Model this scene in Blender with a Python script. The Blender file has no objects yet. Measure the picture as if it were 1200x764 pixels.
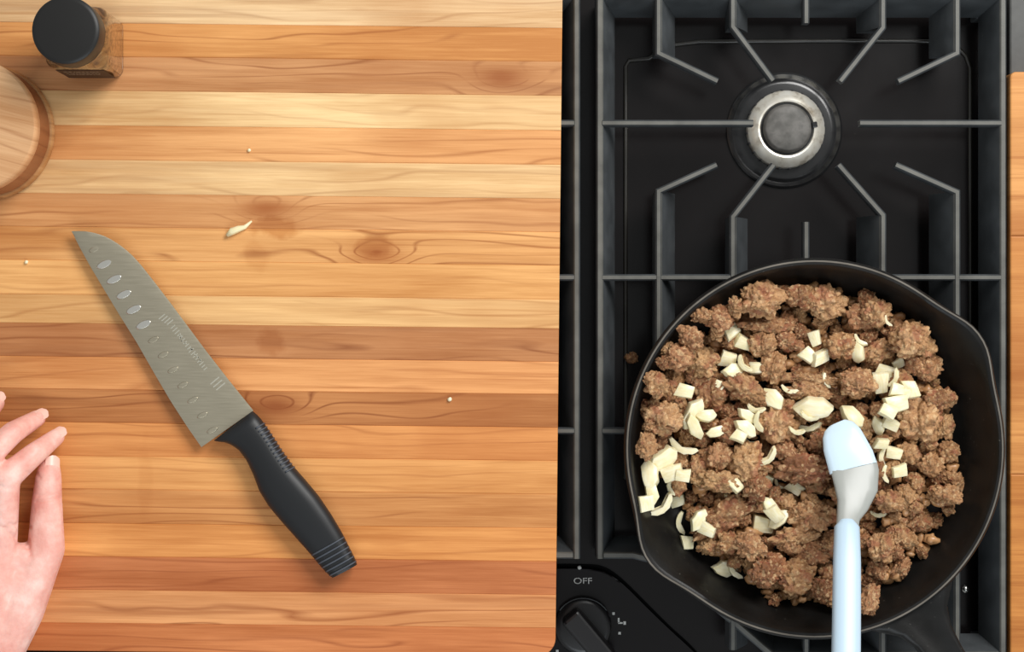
import bpy, bmesh, math, random
import numpy as np
from mathutils import Vector, Matrix, noise
R_ = math.radians
C = bpy.context.scene.collection
SC = bpy.context.scene

# ------------------------------------------------------------------ camera, world, lights, exposure
CAM_H = 1.40                       # camera height above the grate tops (z = 0)
FPX = 1700.0 * CAM_H               # focal length in pixels of the 1200 px wide frame
cam_d = bpy.data.cameras.new('camera')
cam = bpy.data.objects.new('camera', cam_d); C.objects.link(cam)
cam.location = (0, 0, CAM_H); cam.rotation_euler = (0, 0, 0)
cam_d.sensor_fit = 'HORIZONTAL'; cam_d.sensor_width = 36.0
cam_d.lens = FPX / 1200.0 * 36.0
cam_d.clip_start = 0.02
SC.camera = cam

w = bpy.data.worlds.new('kitchen_ambient'); SC.world = w; w.use_nodes = True
bg = w.node_tree.nodes['Background']
bg.inputs[0].default_value = (0.97, 1.0, 1.0, 1); bg.inputs[1].default_value = 0.32

def area(name, loc, target, size, power, col):
    d = bpy.data.lights.new(name, 'AREA'); d.shape = 'RECTANGLE'; d.size = size[0]; d.size_y = size[1]
    d.energy = power; d.color = col
    o = bpy.data.objects.new(name, d); C.objects.link(o); o.location = loc
    o.rotation_euler = (Vector(target) - Vector(loc)).to_track_quat('-Z', 'Y').to_euler()
    return o
area('window_light', (0.80, 1.00, 1.30), (0.05, 0.05, 0), (0.9, 0.8), 26.5, (1.0, 0.985, 0.96))
area('cook_side_fill', (0.35, -1.25, 1.25), (0.15, 0.0, 0), (1.2, 0.8), 8.5, (0.86, 0.94, 1.0))  # soft bluish fill light added on the cook's side

SC.view_settings.view_transform = 'Standard'; SC.view_settings.look = 'None'
SC.view_settings.gamma = 1.0; SC.view_settings.use_curve_mapping = False
SC.view_settings.exposure = 0.33

# ------------------------------------------------------------------ helpers
Z_BOARD = 0.027
Z_COOK = -0.05
def S(z): return FPX / (CAM_H - z)
def at(px, py, z):                  # point of the place at height z seen along that direction
    s = S(z); return Vector(((px - 600) / s, (382 - py) / s, z))
def lin(c):
    c = c / 255.0
    return c / 12.92 if c <= 0.04045 else ((c + 0.055) / 1.055) ** 2.4
def rgb(r, g, b, k=1.0): return (lin(r) * k, lin(g) * k, lin(b) * k, 1)

def tag(o, label=None, cat=None, group=None, kind=None):
    if label: o['label'] = label
    if cat: o['category'] = cat
    if group: o['group'] = group
    if kind: o['kind'] = kind
    return o
def empty(name, loc=(0, 0, 0), rz=0):
    o = bpy.data.objects.new(name, None); C.objects.link(o); o.empty_display_size = 0.02
    o.location = loc; o.rotation_euler = (0, 0, rz); return o
def link(name, me, mat=None, parent=None, loc=None, world=False):
    o = bpy.data.objects.new(name, me); C.objects.link(o)
    if mat and not me.materials: me.materials.append(mat)
    if loc is not None: o.location = loc
    if parent is not None:
        o.parent = parent
        if world:                   # vertices were given in world coordinates
            m = parent.matrix_basis.copy()
            p = parent.parent
            while p: m = p.matrix_basis @ m; p = p.parent
            o.matrix_basis = m.inverted() @ o.matrix_basis
    return o
def finish(bm, name, mat, parent=None, smooth=False, world=True, loc=None):
    bmesh.ops.recalc_face_normals(bm, faces=bm.faces)
    me = bpy.data.meshes.new(name); bm.to_mesh(me); bm.free()
    if smooth:
        for p in me.polygons: p.use_smooth = True
    return link(name, me, mat, parent, loc, world)
def auto_smooth(o, ang=40):
    me = o.data
    for p in me.polygons: p.use_smooth = True
    me.set_sharp_from_angle(angle=R_(ang)); return o

def prism(bm, outline, z0, z1, bevel=0.0, seg=2):
    """extruded outline (list of (x, y)), top rim bevelled"""
    vs = [bm.verts.new((x, y, z0)) for x, y in outline]
    f = bm.faces.new(vs)
    r = bmesh.ops.extrude_face_region(bm, geom=[f])
    nv = [v for v in r['geom'] if isinstance(v, bmesh.types.BMVert)]
    for v in nv: v.co.z = z1
    if bevel:
        tops = set(nv)
        es = [e for e in bm.edges if e.verts[0] in tops and e.verts[1] in tops]
        bmesh.ops.bevel(bm, geom=es, offset=bevel, segments=seg, profile=0.5, affect='EDGES', clamp_overlap=True)
def box(bm, c, d, bevel=0.0, rz=0.0, seg=2):
    r = bmesh.ops.create_cube(bm, size=1.0)
    vs = r['verts']
    for v in vs: v.co = Vector((v.co.x * d[0], v.co.y * d[1], v.co.z * d[2]))
    if bevel:
        es = list({e for v in vs for e in v.link_edges})
        q = bmesh.ops.bevel(bm, geom=es, offset=bevel, segments=seg, profile=0.5, affect='EDGES')
        vs = list({v for f in q['faces'] for v in f.verts} | {v for v in vs if v.is_valid})
    m = Matrix.Translation(c) @ Matrix.Rotation(rz, 4, 'Z')
    for v in vs: v.co = m @ v.co
def lathe(bm, prof, n=64, c=(0, 0, 0), warp=None, close=False):
    """prof: list of (r, z)"""
    rings = []
    for r, z in prof:
        if r < 1e-6:
            rings.append([bm.verts.new((c[0], c[1], c[2] + z))]); continue
        ring = []
        for i in range(n):
            a = 2 * math.pi * i / n
            rr, zz = (r, z) if warp is None else warp(r, z, a)
            ring.append(bm.verts.new((c[0] + rr * math.cos(a), c[1] + rr * math.sin(a), c[2] + zz)))
        rings.append(ring)
    pairs = list(zip(rings, rings[1:]))
    if close: pairs.append((rings[-1], rings[0]))
    for a, b in pairs:
        for i in range(n):
            j = (i + 1) % n
            if len(a) == 1 and len(b) == 1: continue
            if len(a) == 1: bm.faces.new((a[0], b[j], b[i]))
            elif len(b) == 1: bm.faces.new((a[i], a[j], b[0]))
            else: bm.faces.new((a[i], a[j], b[j], b[i]))
def tube(bm, pts, r, n=8, closed=False):
    pts = [Vector(p) for p in pts]; rings = []
    N = len(pts)
    for i, p in enumerate(pts):
        a = pts[(i - 1) % N] if (closed or i) else p
        b = pts[(i + 1) % N] if (closed or i < N - 1) else p
        t = (b - a).normalized()
        u = t.cross(Vector((0, 0, 1)))
        u = u.normalized() if u.length > 1e-5 else Vector((1, 0, 0))
        v = u.cross(t)
        rr = r[i] if isinstance(r, (list, tuple)) else r
        rings.append([bm.verts.new(p + rr * (math.cos(2 * math.pi * k / n) * u + math.sin(2 * math.pi * k / n) * v)) for k in range(n)])
    for i in range(N if closed else N - 1):
        A, B = rings[i], rings[(i + 1) % N]
        for k in range(n):
            bm.faces.new((A[k], A[(k + 1) % n], B[(k + 1) % n], B[k]))
    if not closed:
        bm.faces.new(rings[0]); bm.faces.new(rings[-1][::-1])
def section_bar(bm, pts, sec):
    """sweep a cross section [(across, height)] along a flat polyline, mitred"""
    pts = [Vector((p[0], p[1])) for p in pts]; N = len(pts); rings = []
    for i, p in enumerate(pts):
        d1 = (pts[i] - pts[i - 1]).normalized() if i else None
        d2 = (pts[i + 1] - pts[i]).normalized() if i < N - 1 else None
        if d1 is None: d1 = d2
        if d2 is None: d2 = d1
        t = (d1 + d2).normalized(); nrm = Vector((-t.y, t.x))
        k = 1.0 / max(0.5, t.dot(d1))
        rings.append([bm.verts.new((p.x + nrm.x * a * k, p.y + nrm.y * a * k, h)) for a, h in sec])
    m = len(sec)
    for A, B in zip(rings, rings[1:]):
        for k in range(m): bm.faces.new((A[k], A[(k + 1) % m], B[(k + 1) % m], B[k]))
    bm.faces.new(rings[0]); bm.faces.new(rings[-1][::-1])

# ------------------------------------------------------------------ materials
class NT:
    def __init__(s, name):
        s.m = bpy.data.materials.new(name); s.m.use_nodes = True
        s.t = s.m.node_tree; s.b = s.t.nodes['Principled BSDF']
    def n(s, typ, **kw):
        nd = s.t.nodes.new(typ)
        for k, v in kw.items(): setattr(nd, k, v)
        return nd
    def put(s, sock, v):
        if isinstance(v, bpy.types.NodeSocket): s.t.links.new(v, sock)
        else: sock.default_value = v
    def math(s, op, a, b=None, c=None, clamp=False):
        nd = s.n('ShaderNodeMath', operation=op, use_clamp=clamp); s.put(nd.inputs[0], a)
        if b is not None: s.put(nd.inputs[1], b)
        if c is not None: s.put(nd.inputs[2], c)
        return nd.outputs[0]
    def vmath(s, op, a, b):
        nd = s.n('ShaderNodeVectorMath', operation=op); s.put(nd.inputs[0], a); s.put(nd.inputs[1], b)
        return nd.outputs[0] if op not in ('LENGTH', 'DISTANCE') else nd.outputs[1]
    def noise(s, vec, scale, detail=3, rough=0.5, dist=0.0):
        nd = s.n('ShaderNodeTexNoise'); s.put(nd.inputs['Vector'], vec)
        nd.inputs['Scale'].default_value = scale; nd.inputs['Detail'].default_value = detail
        nd.inputs['Roughness'].default_value = rough; nd.inputs['Distortion'].default_value = dist
        return nd.outputs[0]
    def ramp(s, f, stops):
        nd = s.n('ShaderNodeValToRGB'); s.put(nd.inputs[0], f); e = nd.color_ramp.elements
        while len(e) < len(stops): e.new(0.5)
        for i, (p, c) in enumerate(stops): e[i].position = p; e[i].color = c
        return nd.outputs[0]
    def mrange(s, f, a, b, c=0.0, d=1.0):
        nd = s.n('ShaderNodeMapRange'); s.put(nd.inputs[0], f)
        for i, v in enumerate((a, b, c, d)): s.put(nd.inputs[i + 1], v)
        return nd.outputs[0]
    def mix(s, f, a, b, blend='MIX'):
        nd = s.n('ShaderNodeMix', data_type='RGBA', blend_type=blend)
        s.put(nd.inputs[0], f); s.put(nd.inputs[6], a); s.put(nd.inputs[7], b); return nd.outputs[2]
    def bump(s, h, strength=0.2, dist=0.001):
        nd = s.n('ShaderNodeBump'); nd.inputs['Strength'].default_value = strength
        nd.inputs['Distance'].default_value = dist; s.put(nd.inputs['Height'], h)
        s.t.links.new(nd.outputs[0], s.b.inputs['Normal'])
    def set(s, **kw):
        names = dict(color='Base Color', rough='Roughness', metal='Metallic', spec='Specular IOR Level', trans='Transmission Weight',
                     ior='IOR', sss='Subsurface Weight', coat='Coat Weight', coat_rough='Coat Roughness', sss_scale='Subsurface Scale', sss_rad='Subsurface Radius')
        for k, v in kw.items(): s.put(s.b.inputs[names[k]], v)
        return s
def plain(name, color, rough=0.5, **kw): return NT(name).set(color=color, rough=rough, **kw).m

def wood(name, strong=True):
    """lengthways grain along local x; stave colour from the object's own colour, its character from object properties"""
    n = NT(name)
    oi = n.n('ShaderNodeObjectInfo'); tc = n.n('ShaderNodeTexCoord')
    def attr(k): return n.n('ShaderNodeAttribute', attribute_type='OBJECT', attribute_name=k).outputs['Fac']
    rnd = n.math('MULTIPLY', oi.outputs['Random'], 37.0)
    cb = n.n('ShaderNodeCombineXYZ'); n.put(cb.inputs[0], rnd); n.put(cb.inputs[1], rnd); n.put(cb.inputs[2], rnd)
    P = tc.outputs['Object']
    def st(x, y): return n.vmath('ADD', n.vmath('MULTIPLY', P, (x, y, 1.0)), cb.outputs[0])
    # knot: grain is pushed aside around it
    kc = n.n('ShaderNodeCombineXYZ'); n.put(kc.inputs[0], attr('knot_x')); n.put(kc.inputs[1], attr('knot_y'))
    kd = n.vmath('LENGTH', n.vmath('MULTIPLY', n.vmath('SUBTRACT', P, kc.outputs[0]), (0.42, 1.0, 0.0)), (0, 0, 0))
    kf = n.math('POWER', 2.718, n.math('MULTIPLY', n.math('POWER', n.math('DIVIDE', kd, 0.010), 2.0), -1.0))
    wav = n.noise(st(4.5, 26), 1.0, 2, 0.5, 0.3)
    sep = n.n('ShaderNodeSeparateXYZ'); n.put(sep.inputs[0], P)
    ph = n.math('ADD', n.math('ADD', n.math('MULTIPLY', sep.outputs[1], 95.0), n.math('MULTIPLY', wav, 5.2)), n.math('MULTIPLY', kf, 3.0))
    ph = n.math('ADD', ph, rnd)
    fr = n.math('FRACT', ph)
    vein = n.mrange(n.math('ABSOLUTE', n.math('SUBTRACT', fr, 0.5)), 0.37, 0.5, 0.0, 1.0)     # thin dark growth lines
    vein = n.math('MULTIPLY', vein, n.mrange(n.noise(st(6, 60), 1.0, 2), 0.40, 0.56, 0, 1))
    big = n.noise(st(3.2, 34), 1.0, 3, 0.55, 0.4)
    mid = n.noise(st(9, 260), 1.0, 4, 0.6)
    fine = n.noise(st(30, 1500), 1.0, 3, 0.65)
    f = n.math('ADD', n.math('MULTIPLY', n.mrange(big, 0.3, 0.72), 0.55), n.math('ADD', n.math('MULTIPLY', n.mrange(mid, .25, .75), 0.26), n.math('MULTIPLY', n.mrange(fine, .25, .75), 0.22)))
    base = oi.outputs['Color']
    dark = n.mix(1.0, base, (0.62, 0.54, 0.46, 1), 'MULTIPLY')
    lite = n.mix(1.0, base, (1.02, 1.12, 1.25, 1), 'MULTIPLY')
    col = n.mix(n.mrange(f, 0.25, 0.75), dark, lite)
    sv = n.math('MULTIPLY', n.math('MULTIPLY', vein, attr('streak')), n.mrange(mid, .3, .7, .45, 1.0))
    col = n.mix(sv, col, n.mix(1.0, base, (0.36, 0.22, 0.14, 1), 'MULTIPLY'))
    st2 = n.mrange(n.noise(st(5, 230), 1.0, 4, 0.62, 0.25), 0.56, 0.70)      # short darker flecks and streaks along the grain
    col = n.mix(n.math('MULTIPLY', st2, n.mrange(n.noise(st(2.6, 22), 1.0, 2), .4, .65, .1, .62)), col, n.mix(1.0, base, (0.50, 0.36, 0.26, 1), 'MULTIPLY'))
    lf = n.mrange(n.noise(st(6.5, 9), 1.0, 3, .5, .6), .46, .66)                      # lengthways drift of the heartwood colour
    col = n.mix(n.math('MULTIPLY', lf, .42), col, n.mix(1.0, base, (0.60, 0.46, 0.36, 1), 'MULTIPLY'))
    # greyish mineral band on some staves
    mb = n.mrange(n.noise(st(2.2, 70), 1.0, 4, 0.6), 0.52, 0.70)
    col = n.mix(n.math('MULTIPLY', mb, n.math('ADD', attr('mineral'), 0.12)), col, n.mix(1.0, base, (0.55, 0.50, 0.50, 1), 'MULTIPLY'))
    col = n.mix(n.math('MULTIPLY', n.math('POWER', kf, 2.0), 0.75), col, n.mix(1.0, base, (0.42, 0.23, 0.12, 1), 'MULTIPLY'))
    if strong:                       # oil marks soaked into the board
        g = n.n('ShaderNodeNewGeometry').outputs['Position']
        for (px, py, rx, ry, k) in ((322, 266, 34, 15, 0.55), (318, 400, 20, 20, 0.42), (440, 288, 26, 14, 0.40), (300, 300, 16, 20, 0.2), (170, 560, 10, 60, 0.12)):
            c = at(px, py, Z_BOARD); s = S(Z_BOARD)
            d = n.vmath('MULTIPLY', n.vmath('SUBTRACT', g, tuple(c)), (s / rx, s / ry, 0))
            d = n.math('ADD', n.vmath('LENGTH', d, (0, 0, 0)), n.math('MULTIPLY', n.noise(g, 90, 3), 1.1))
            col = n.mix(n.mrange(d, 1.15, 1.55, k, 0.0), col, n.mix(1.0, col, (0.62, 0.38, 0.16, 1), 'MULTIPLY'))
    n.set(color=col, rough=n.mrange(fine, 0.3, 0.7, 0.46, 0.6), spec=0.30)
    n.bump(n.math('ADD', fine, n.math('MULTIPLY', mid, 0.8)), 0.2, 0.0005)
    return n.m
M_WOOD = wood('oiled_teak')
M_WOOD_PLAIN = wood('turned_wood', False)

def iron(name, col, rough, bumpk, spec=0.5):
    n = NT(name); P = n.n('ShaderNodeTexCoord').outputs['Object']
    a = n.noise(P, 60, 4); b = n.noise(P, 1400, 2)
    c = n.mix(n.mrange(a, 0.35, 0.7), col, tuple(v * 1.5 for v in col[:3]) + (1,))
    dust = n.mrange(n.noise(P, 420, 2), 0.72, 0.78)
    c = n.mix(n.math('MULTIPLY', dust, 0.35), c, rgb(120, 116, 108))
    n.set(color=c, rough=n.mrange(a, 0.3, 0.7, rough - 0.07, rough + 0.07), spec=spec)
    n.bump(b, bumpk, 0.0004); return n.m
M_GRATE = iron('matt_cast_iron', rgb(54, 57, 59), 0.52, 0.22)
M_PAN = iron('seasoned_cast_iron', rgb(19, 18, 17), 0.40, 0.15, 0.26)
M_PANRIM = iron('pale_rim_iron', rgb(92, 86, 78), 0.45, 0.1)
M_BARTOP = iron('pale_top_iron', rgb(86, 85, 80), 0.5, 0.2)
def enamel():
    n = NT('black_enamel'); P = n.n('ShaderNodeTexCoord').outputs['Object']
    sp = n.mrange(n.noise(P, 520, 2), 0.775, 0.80)
    c = n.mix(n.math('MULTIPLY', sp, 0.3), rgb(21, 18, 18), rgb(120, 112, 100))
    n.set(color=c, rough=n.mrange(n.noise(P, 14, 4), 0.3, 0.75, 0.14, 0.26), spec=0.28); return n.m
M_ENAMEL = enamel()
M_PANEL = plain('black_glass_panel', rgb(19, 16, 17), 0.22, spec=.28)
M_KNOB = plain('black_knob_plastic', rgb(19, 17, 18), 0.33)
M_INK = plain('white_panel_print', rgb(190, 190, 186), 0.6)
M_CAPBLK = plain('black_jar_cap_plastic', rgb(31, 30, 29), 0.42, spec=.35)
M_HANDLE = plain('black_knife_rubber', rgb(27, 28, 30), 0.42, spec=.4)
M_RIB = plain('grey_rubber_rib', rgb(70, 74, 82), 0.5)
M_STEEL = NT('brushed_blade_steel')
_P = M_STEEL.n('ShaderNodeTexCoord').outputs['Object']
_st = M_STEEL.noise(M_STEEL.vmath('MULTIPLY', _P, (60, 1200, 1)), 1.0, 3)
M_STEEL.set(color=M_STEEL.mix(_st, rgb(192, 182, 158), rgb(208, 198, 176)), metal=1.0, rough=M_STEEL.mrange(_st, 0.3, 0.7, 0.34, 0.42)); M_STEEL = M_STEEL.m
M_DIMPLE = plain('polished_hollow', rgb(236, 232, 222), 0.30, metal=1.0)
M_ETCH = plain('pale_etching', rgb(206, 202, 186), 0.5, metal=0.9)
M_BURNER = NT('heat_stained_aluminium')
_P = M_BURNER.n('ShaderNodeTexCoord').outputs['Object']
_q = M_BURNER.noise(_P, 120, 3)
M_BURNER.set(color=M_BURNER.ramp(_q, [(0.28, rgb(160, 148, 130)), (0.45, rgb(226, 220, 206)), (0.75, rgb(240, 238, 230))]), metal=0.55, rough=0.34); M_BURNER = M_BURNER.m
M_BCAP = NT('matt_burner_enamel')
_P = M_BCAP.n('ShaderNodeTexCoord').outputs['Object']
M_BCAP.set(color=M_BCAP.ramp(M_BCAP.noise(_P, 130, 4), [(0.35, rgb(78, 76, 72)), (0.6, rgb(104, 101, 97)), (0.8, rgb(70, 69, 66))]), rough=0.6); M_BCAP = M_BCAP.m
M_BRING = plain('dark_burner_enamel', rgb(24, 24, 25), 0.24, spec=.6)
M_GREY = NT('grey_stone_counter'); _P = M_GREY.n('ShaderNodeTexCoord').outputs['Object']
M_GREY.set(color=M_GREY.mix(M_GREY.noise(_P, 160, 4), rgb(62, 62, 60), rgb(84, 84, 82)), rough=0.5); M_GREY = M_GREY.m

# ------------------------------------------------------------------ large structure: countertop strip right of the range
bm = bmesh.new()
a, b = at(1183, -120, -0.02), at(1400, 900, -0.02)
prism(bm, [(a.x, b.y), (b.x, b.y), (b.x, a.y), (a.x, a.y)], -0.05, -0.02, 0.0015)
tag(finish(bm, 'countertop', M_GREY), kind='structure')

# ------------------------------------------------------------------ the gas range
rng = tag(empty('gas_range', tuple(at(690, 382, Z_COOK))), 'black enamel gas range top with control panel under the iron grates', 'stove')
bm = bmesh.new()
xl, xr, yt, yb = at(-150, 0, Z_COOK).x, at(1176, 0, Z_COOK).x, at(0, -90, Z_COOK).y, at(0, 880, Z_COOK).y
prism(bm, [(xl, yb), (xr, yb), (xr, yt), (xl, yt)], Z_COOK - 0.03, Z_COOK, 0.002)
finish(bm, 'cooktop', M_ENAMEL, rng)
# raised rim of the burner wells, stepped at its corners like the pressing in the photograph
def well(cx_sign):
    def X(px): return px if cx_sign > 0 else 1379 - px
    pts = [(733, 330), (733, 200), (733, 78), (737, 71), (760, 69), (772, 62), (788, 53), (820, 49), (945, 48), (1070, 48), (1100, 49), (1120, 54), (1132, 66), (1137, 80), (1137, 200), (1137, 330), (1137, 560), (1131, 580), (945, 590), (760, 580), (733, 560)]
    return [at(X(p), q, Z_COOK + 0.0004) for p, q in pts]
bm = bmesh.new(); tube(bm, well(1), 0.0016, 8, True)
auto_smooth(finish(bm, 'well_rim', plain('rim_highlight_enamel', rgb(40, 38, 34), .3, spec=.6), rng), 60)  # highlight along the rim put into a paler enamel colour
# control panel: a plate whose rounded top runs down diagonally to the right, a groove between it and the cooktop
def smooth_line(P, n=6):
    out = []
    for i in range(len(P) - 1):
        p0, p1, p2, p3 = (np.array(P[max(0, min(len(P) - 1, j))], float) for j in (i - 1, i, i + 1, i + 2))
        for k in range(n):
            t = k / n; out.append(tuple(.5 * ((2 * p1) + (-p0 + p2) * t + (2 * p0 - 5 * p1 + 4 * p2 - p3) * t * t + (-p0 + 3 * p1 - 3 * p2 + p3) * t ** 3)))
    return out + [P[-1]]
def panel_outline(off):
    pts = [(560 - off, 790), (560 - off, 740), (575 - off, 700), (605, 672 - off), (640, 667 - off), (690, 667 - off), (708, 670 - off), (722, 678 - off), (738, 692 - off), (760, 714 - off), (785, 738 - off * .8), (812, 763 - off * .8), (840, 792)]
    pts = smooth_line(pts, 5)
    return [tuple(at(p, q, Z_COOK + 0.004).xy) for p, q in pts]
bm = bmesh.new(); prism(bm, panel_outline(0)[::-1], Z_COOK, Z_COOK + 0.004, 0.0012, 3)
pan_el = finish(bm, 'control_panel', M_PANEL, rng)
bm = bmesh.new(); prism(bm, panel_outline(5)[::-1], Z_COOK, Z_COOK + .0012)
finish(bm, 'panel_groove_shade', plain('matt_black_groove_shade', rgb(6, 6, 6), .9, spec=.1), rng)  # black strip painted in for the shade of the groove
tc = bpy.data.curves.new('off_lettering', 'FONT'); tc.body = 'OFF'; tc.size = 0.0062; tc.extrude = 0.0001; tc.align_x = 'CENTER'; tc.align_y = 'CENTER'
tc.materials.append(M_INK); o = bpy.data.objects.new('off_lettering', tc); C.objects.link(o)
tmp = bpy.data.meshes.new_from_object(o); bpy.data.objects.remove(o); tmp.materials.clear()
tmp.transform(Matrix.Translation(at(683, 681, Z_COOK + 0.0042)) @ Matrix.Scale(1.25, 4, (1, 0, 0)))
link('off_lettering', tmp, M_INK, pan_el, world=True)
bm = bmesh.new()
for px, py, ww, hh in ((719, 719, 3, 3), (725, 727, 2, 6), (727, 730, 5, 2), (732, 730, 3, 4), (726, 742, 3, 3), (653, 763, 3, 3)):
    box(bm, at(px, py, Z_COOK + 0.0042), (ww * .00061, hh * .00061, .0002))
finish(bm, 'panel_marks', M_INK, pan_el)
bm = bmesh.new(); p = at(679, 665, Z_COOK + 0.0045); lathe(bm, [(0, .0012), (.0012, .0009), (.0016, 0), (0, 0)], 12, p)
finish(bm, 'indicator_dot', M_INK, pan_el, True)
kc = at(683, 733, Z_COOK + 0.004)
knob = None
bm = bmesh.new(); lathe(bm, [(0, .009), (.016, .009), (.0188, .0085), (.0200, .0070), (.0205, 0), (0, 0)], 56, kc)
knob = auto_smooth(finish(bm, 'knob', M_KNOB, rng), 50)
bm = bmesh.new(); box(bm, kc + Vector((.004, -.006, .018)), (.044, .0155, .020), .003, R_(-50), 3)
finish(bm, 'knob_grip', M_KNOB, knob)
bm = bmesh.new(); tube(bm, [kc + Vector((.0202 * math.cos(a), .0202 * math.sin(a), .0065)) for a in [R_(d) for d in range(35, 150, 5)]], .0005, 6)
finish(bm, 'knob_skirt_edge', M_GRATE, knob)
bm = bmesh.new(); p = at(1131, 690, Z_COOK); lathe(bm, [(0, .004), (.002, .0036), (.003, .002), (.0032, 0), (0, 0)], 16, p)
finish(bm, 'bright_dot', plain('bright_dot_steel', rgb(225, 225, 220), .25, metal=1.0), rng, True)  # small bright metal dot on the cooktop

# ------------------------------------------------------------------ burner behind the skillet
bc = at(919, 153, Z_COOK)
brn = tag(empty('gas_burner', tuple(bc)), 'round gas burner with silver ring and grey cap under the bare grate', 'burner')
def part_lathe(name, prof, mat, n=72, ang=35):
    bm = bmesh.new(); lathe(bm, prof, n, (0, 0, 0), close=prof[0][0] > 0)
    return auto_smooth(finish(bm, name, mat, brn, world=False), ang)
part_lathe('drip_ring', [(.0415, 0), (.0412, .0018), (.0400, .0026), (.0388, .0018), (.0372, .0008), (.0362, .0012), (.035, .0022), (.033, .0024), (.026, .0026), (.026, 0)], M_BRING)
o = part_lathe('burner_head', [(.018, .002), (.018, .0125), (.0192, .0150), (.0205, .0152), (.0225, .0142), (.0270, .0105), (.0276, .0095), (.0276, .003), (.0268, .002)], M_BURNER)
bm = bmesh.new()
for k in range(24):                    # flame slots round the head
    a = 2 * math.pi * k / 24 + .1; box(bm, Vector((.0272 * math.cos(a), .0272 * math.sin(a), .0078)), (.0022, .0014, .0045), 0, a)
finish(bm, 'flame_slots', M_BRING, brn, world=False)
part_lathe('burner_well', [(0, .0135), (.0185, .0135), (.0185, .003), (0, .003)], M_BRING)
part_lathe('burner_cap', [(0, .0205), (.010, .0204), (.0148, .0198), (.0160, .0190), (.0168, .0172), (.0172, .0150), (.0170, .0135), (0, .0135)], M_BCAP)
bm = bmesh.new(); a = R_(8); box(bm, Vector((.0196 * math.cos(a), .0196 * math.sin(a), .0148)), (.0038, .004, .003), .0005, a)
finish(bm, 'igniter', M_BRING, brn, world=False)

# ------------------------------------------------------------------ grates
SZ = S(0.0); PX = 1.0 / SZ
def thin_sec(wt=7.5, depth=0.010, top=0.0):
    h = wt * PX / 2
    return [(-h, -depth), (-h, top - .0014), (-h + .0010, top), (h - .0010, top), (h, top - .0014), (h, -depth)]
def web_sec(side, foot=19, wt=8, depth=0.030):     # side +1: foot spreads to the left of the path, -1 to the right
    h = wt * PX / 2; e = foot * PX
    s = [(-h, -depth), (-h, -.0018), (-h + .0010, -.0004), (h - .0010, -.0004), (h, -.0014), (h + e * .85, -.024), (h + e, -depth)]
    return s if side > 0 else [(-a, b) for a, b in s][::-1]
def make_grate(mirror, label):
    X = (lambda p: 1379 - p) if mirror else (lambda p: p)
    sg = -1 if mirror else 1
    root = tag(empty('stove_grate', tuple(at(X(940), 325, 0))), label, 'stove grate')
    def P(p): return tuple(at(X(p[0]), p[1], 0).xy)
    def member(name, path, web=None, thin=True, foot=19, depth=.010, feet=(), top=0.0):
        bm = bmesh.new()
        if thin: section_bar(bm, [P(p) for p in path], thin_sec(depth=depth, top=top))
        if web:
            pts, side = web; section_bar(bm, [P(p) for p in pts], web_sec(side * sg, foot))
        for f in feet:
            q = at(X(f[0]), f[1], 0); box(bm, Vector((q.x, q.y, (-.03 + Z_COOK) / 2)), (.012, .012, Z_COOK * -1 - .03 + .0), .001)
        o = auto_smooth(finish(bm, name, M_GRATE, root), 35)
        o.data.materials.append(M_BARTOP)
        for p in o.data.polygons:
            if p.normal.z > .6 and p.center.z > -.004: p.material_index = 1  # upward faces of the bars take the paler iron
        return o
    # frame; the left end is cut back along the control panel
    NP = [(707.5, 651), (742, 651), (762, 656), (806, 686), (856, 726), (905, 768), (1171, 768)]
    member('frame_bar', [(703, -8), (703, 655)], ([(703, -8), (703, 655)], 1), thin=False, foot=16, feet=((711, 4), (711, 645)))
    member('frame_bar', [(1176, -8), (1176, 772)], ([(1176, -8), (1176, 772)], -1), thin=False, foot=14, feet=((1166, 4), (1166, 762)))
    member('frame_bar', [(707.5, -6), (1171, -6)], ([(707.5, -6), (1171, -6)], -1), thin=False, foot=15)
    member('frame_bar', NP, (NP, 1), thin=False, foot=14)
    member('crossbar', [(706, 325), (1174, 325)], top=-.0005)
    # fingers: a straight webbed leg, then a thin arm towards the burner
    def finger(x, y0, yk, tx, ty, side):
        w_ = ([(x, y0), (x, yk)], side)
        path = [(x, y0), (x, yk), (tx, ty)] if tx is not None else [(x, y0), (x, yk)]
        member('finger', path, w_ if side else None)
    d = 1  # travelling down the picture: foot to the right is 'left of path' in world (+y up)
    finger(772, -6, 62, 841, 95, 1); finger(859, -6, 31, 906, 94, 1); finger(945, -6, 27, None, None, 0)
    finger(1035, -6, 32, 985, 95, -1); finger(1122, -6, 62, 1053, 95, -1)
    finger(772, 325.1, 224, 840, 193, -1); finger(859, 325.1, 254, 907, 193, -1); finger(945, 325.1, 260, None, None, 0)
    finger(1035, 325.1, 252, 983, 193, 1); finger(1122, 325.1, 225, 1050, 193, 1)
    finger(772, 324.9, 426, 841, 457, 1); finger(859, 324.9, 396, 906, 457, 1); finger(945, 324.9, 390, None, None, 0)
    finger(1035, 324.9, 396, 985, 457, -1); finger(1122, 324.9, 426, 1053, 457, -1)
    finger(945, 769, 590, None, None, 0); finger(1035, 769, 615, 985, 556, 1); finger(1122, 769, 585, 1050, 556, 1)
    finger(859, 762, 615, 906, 556, -1)
    for y in (144, 505):
        member('finger', [(706, y), (883, y)]); member('finger', [(1174, y), (1008, y)])
    return root
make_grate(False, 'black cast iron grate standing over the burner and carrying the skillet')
make_grate(True, 'black cast iron grate almost hidden under the striped wooden board')

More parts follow.
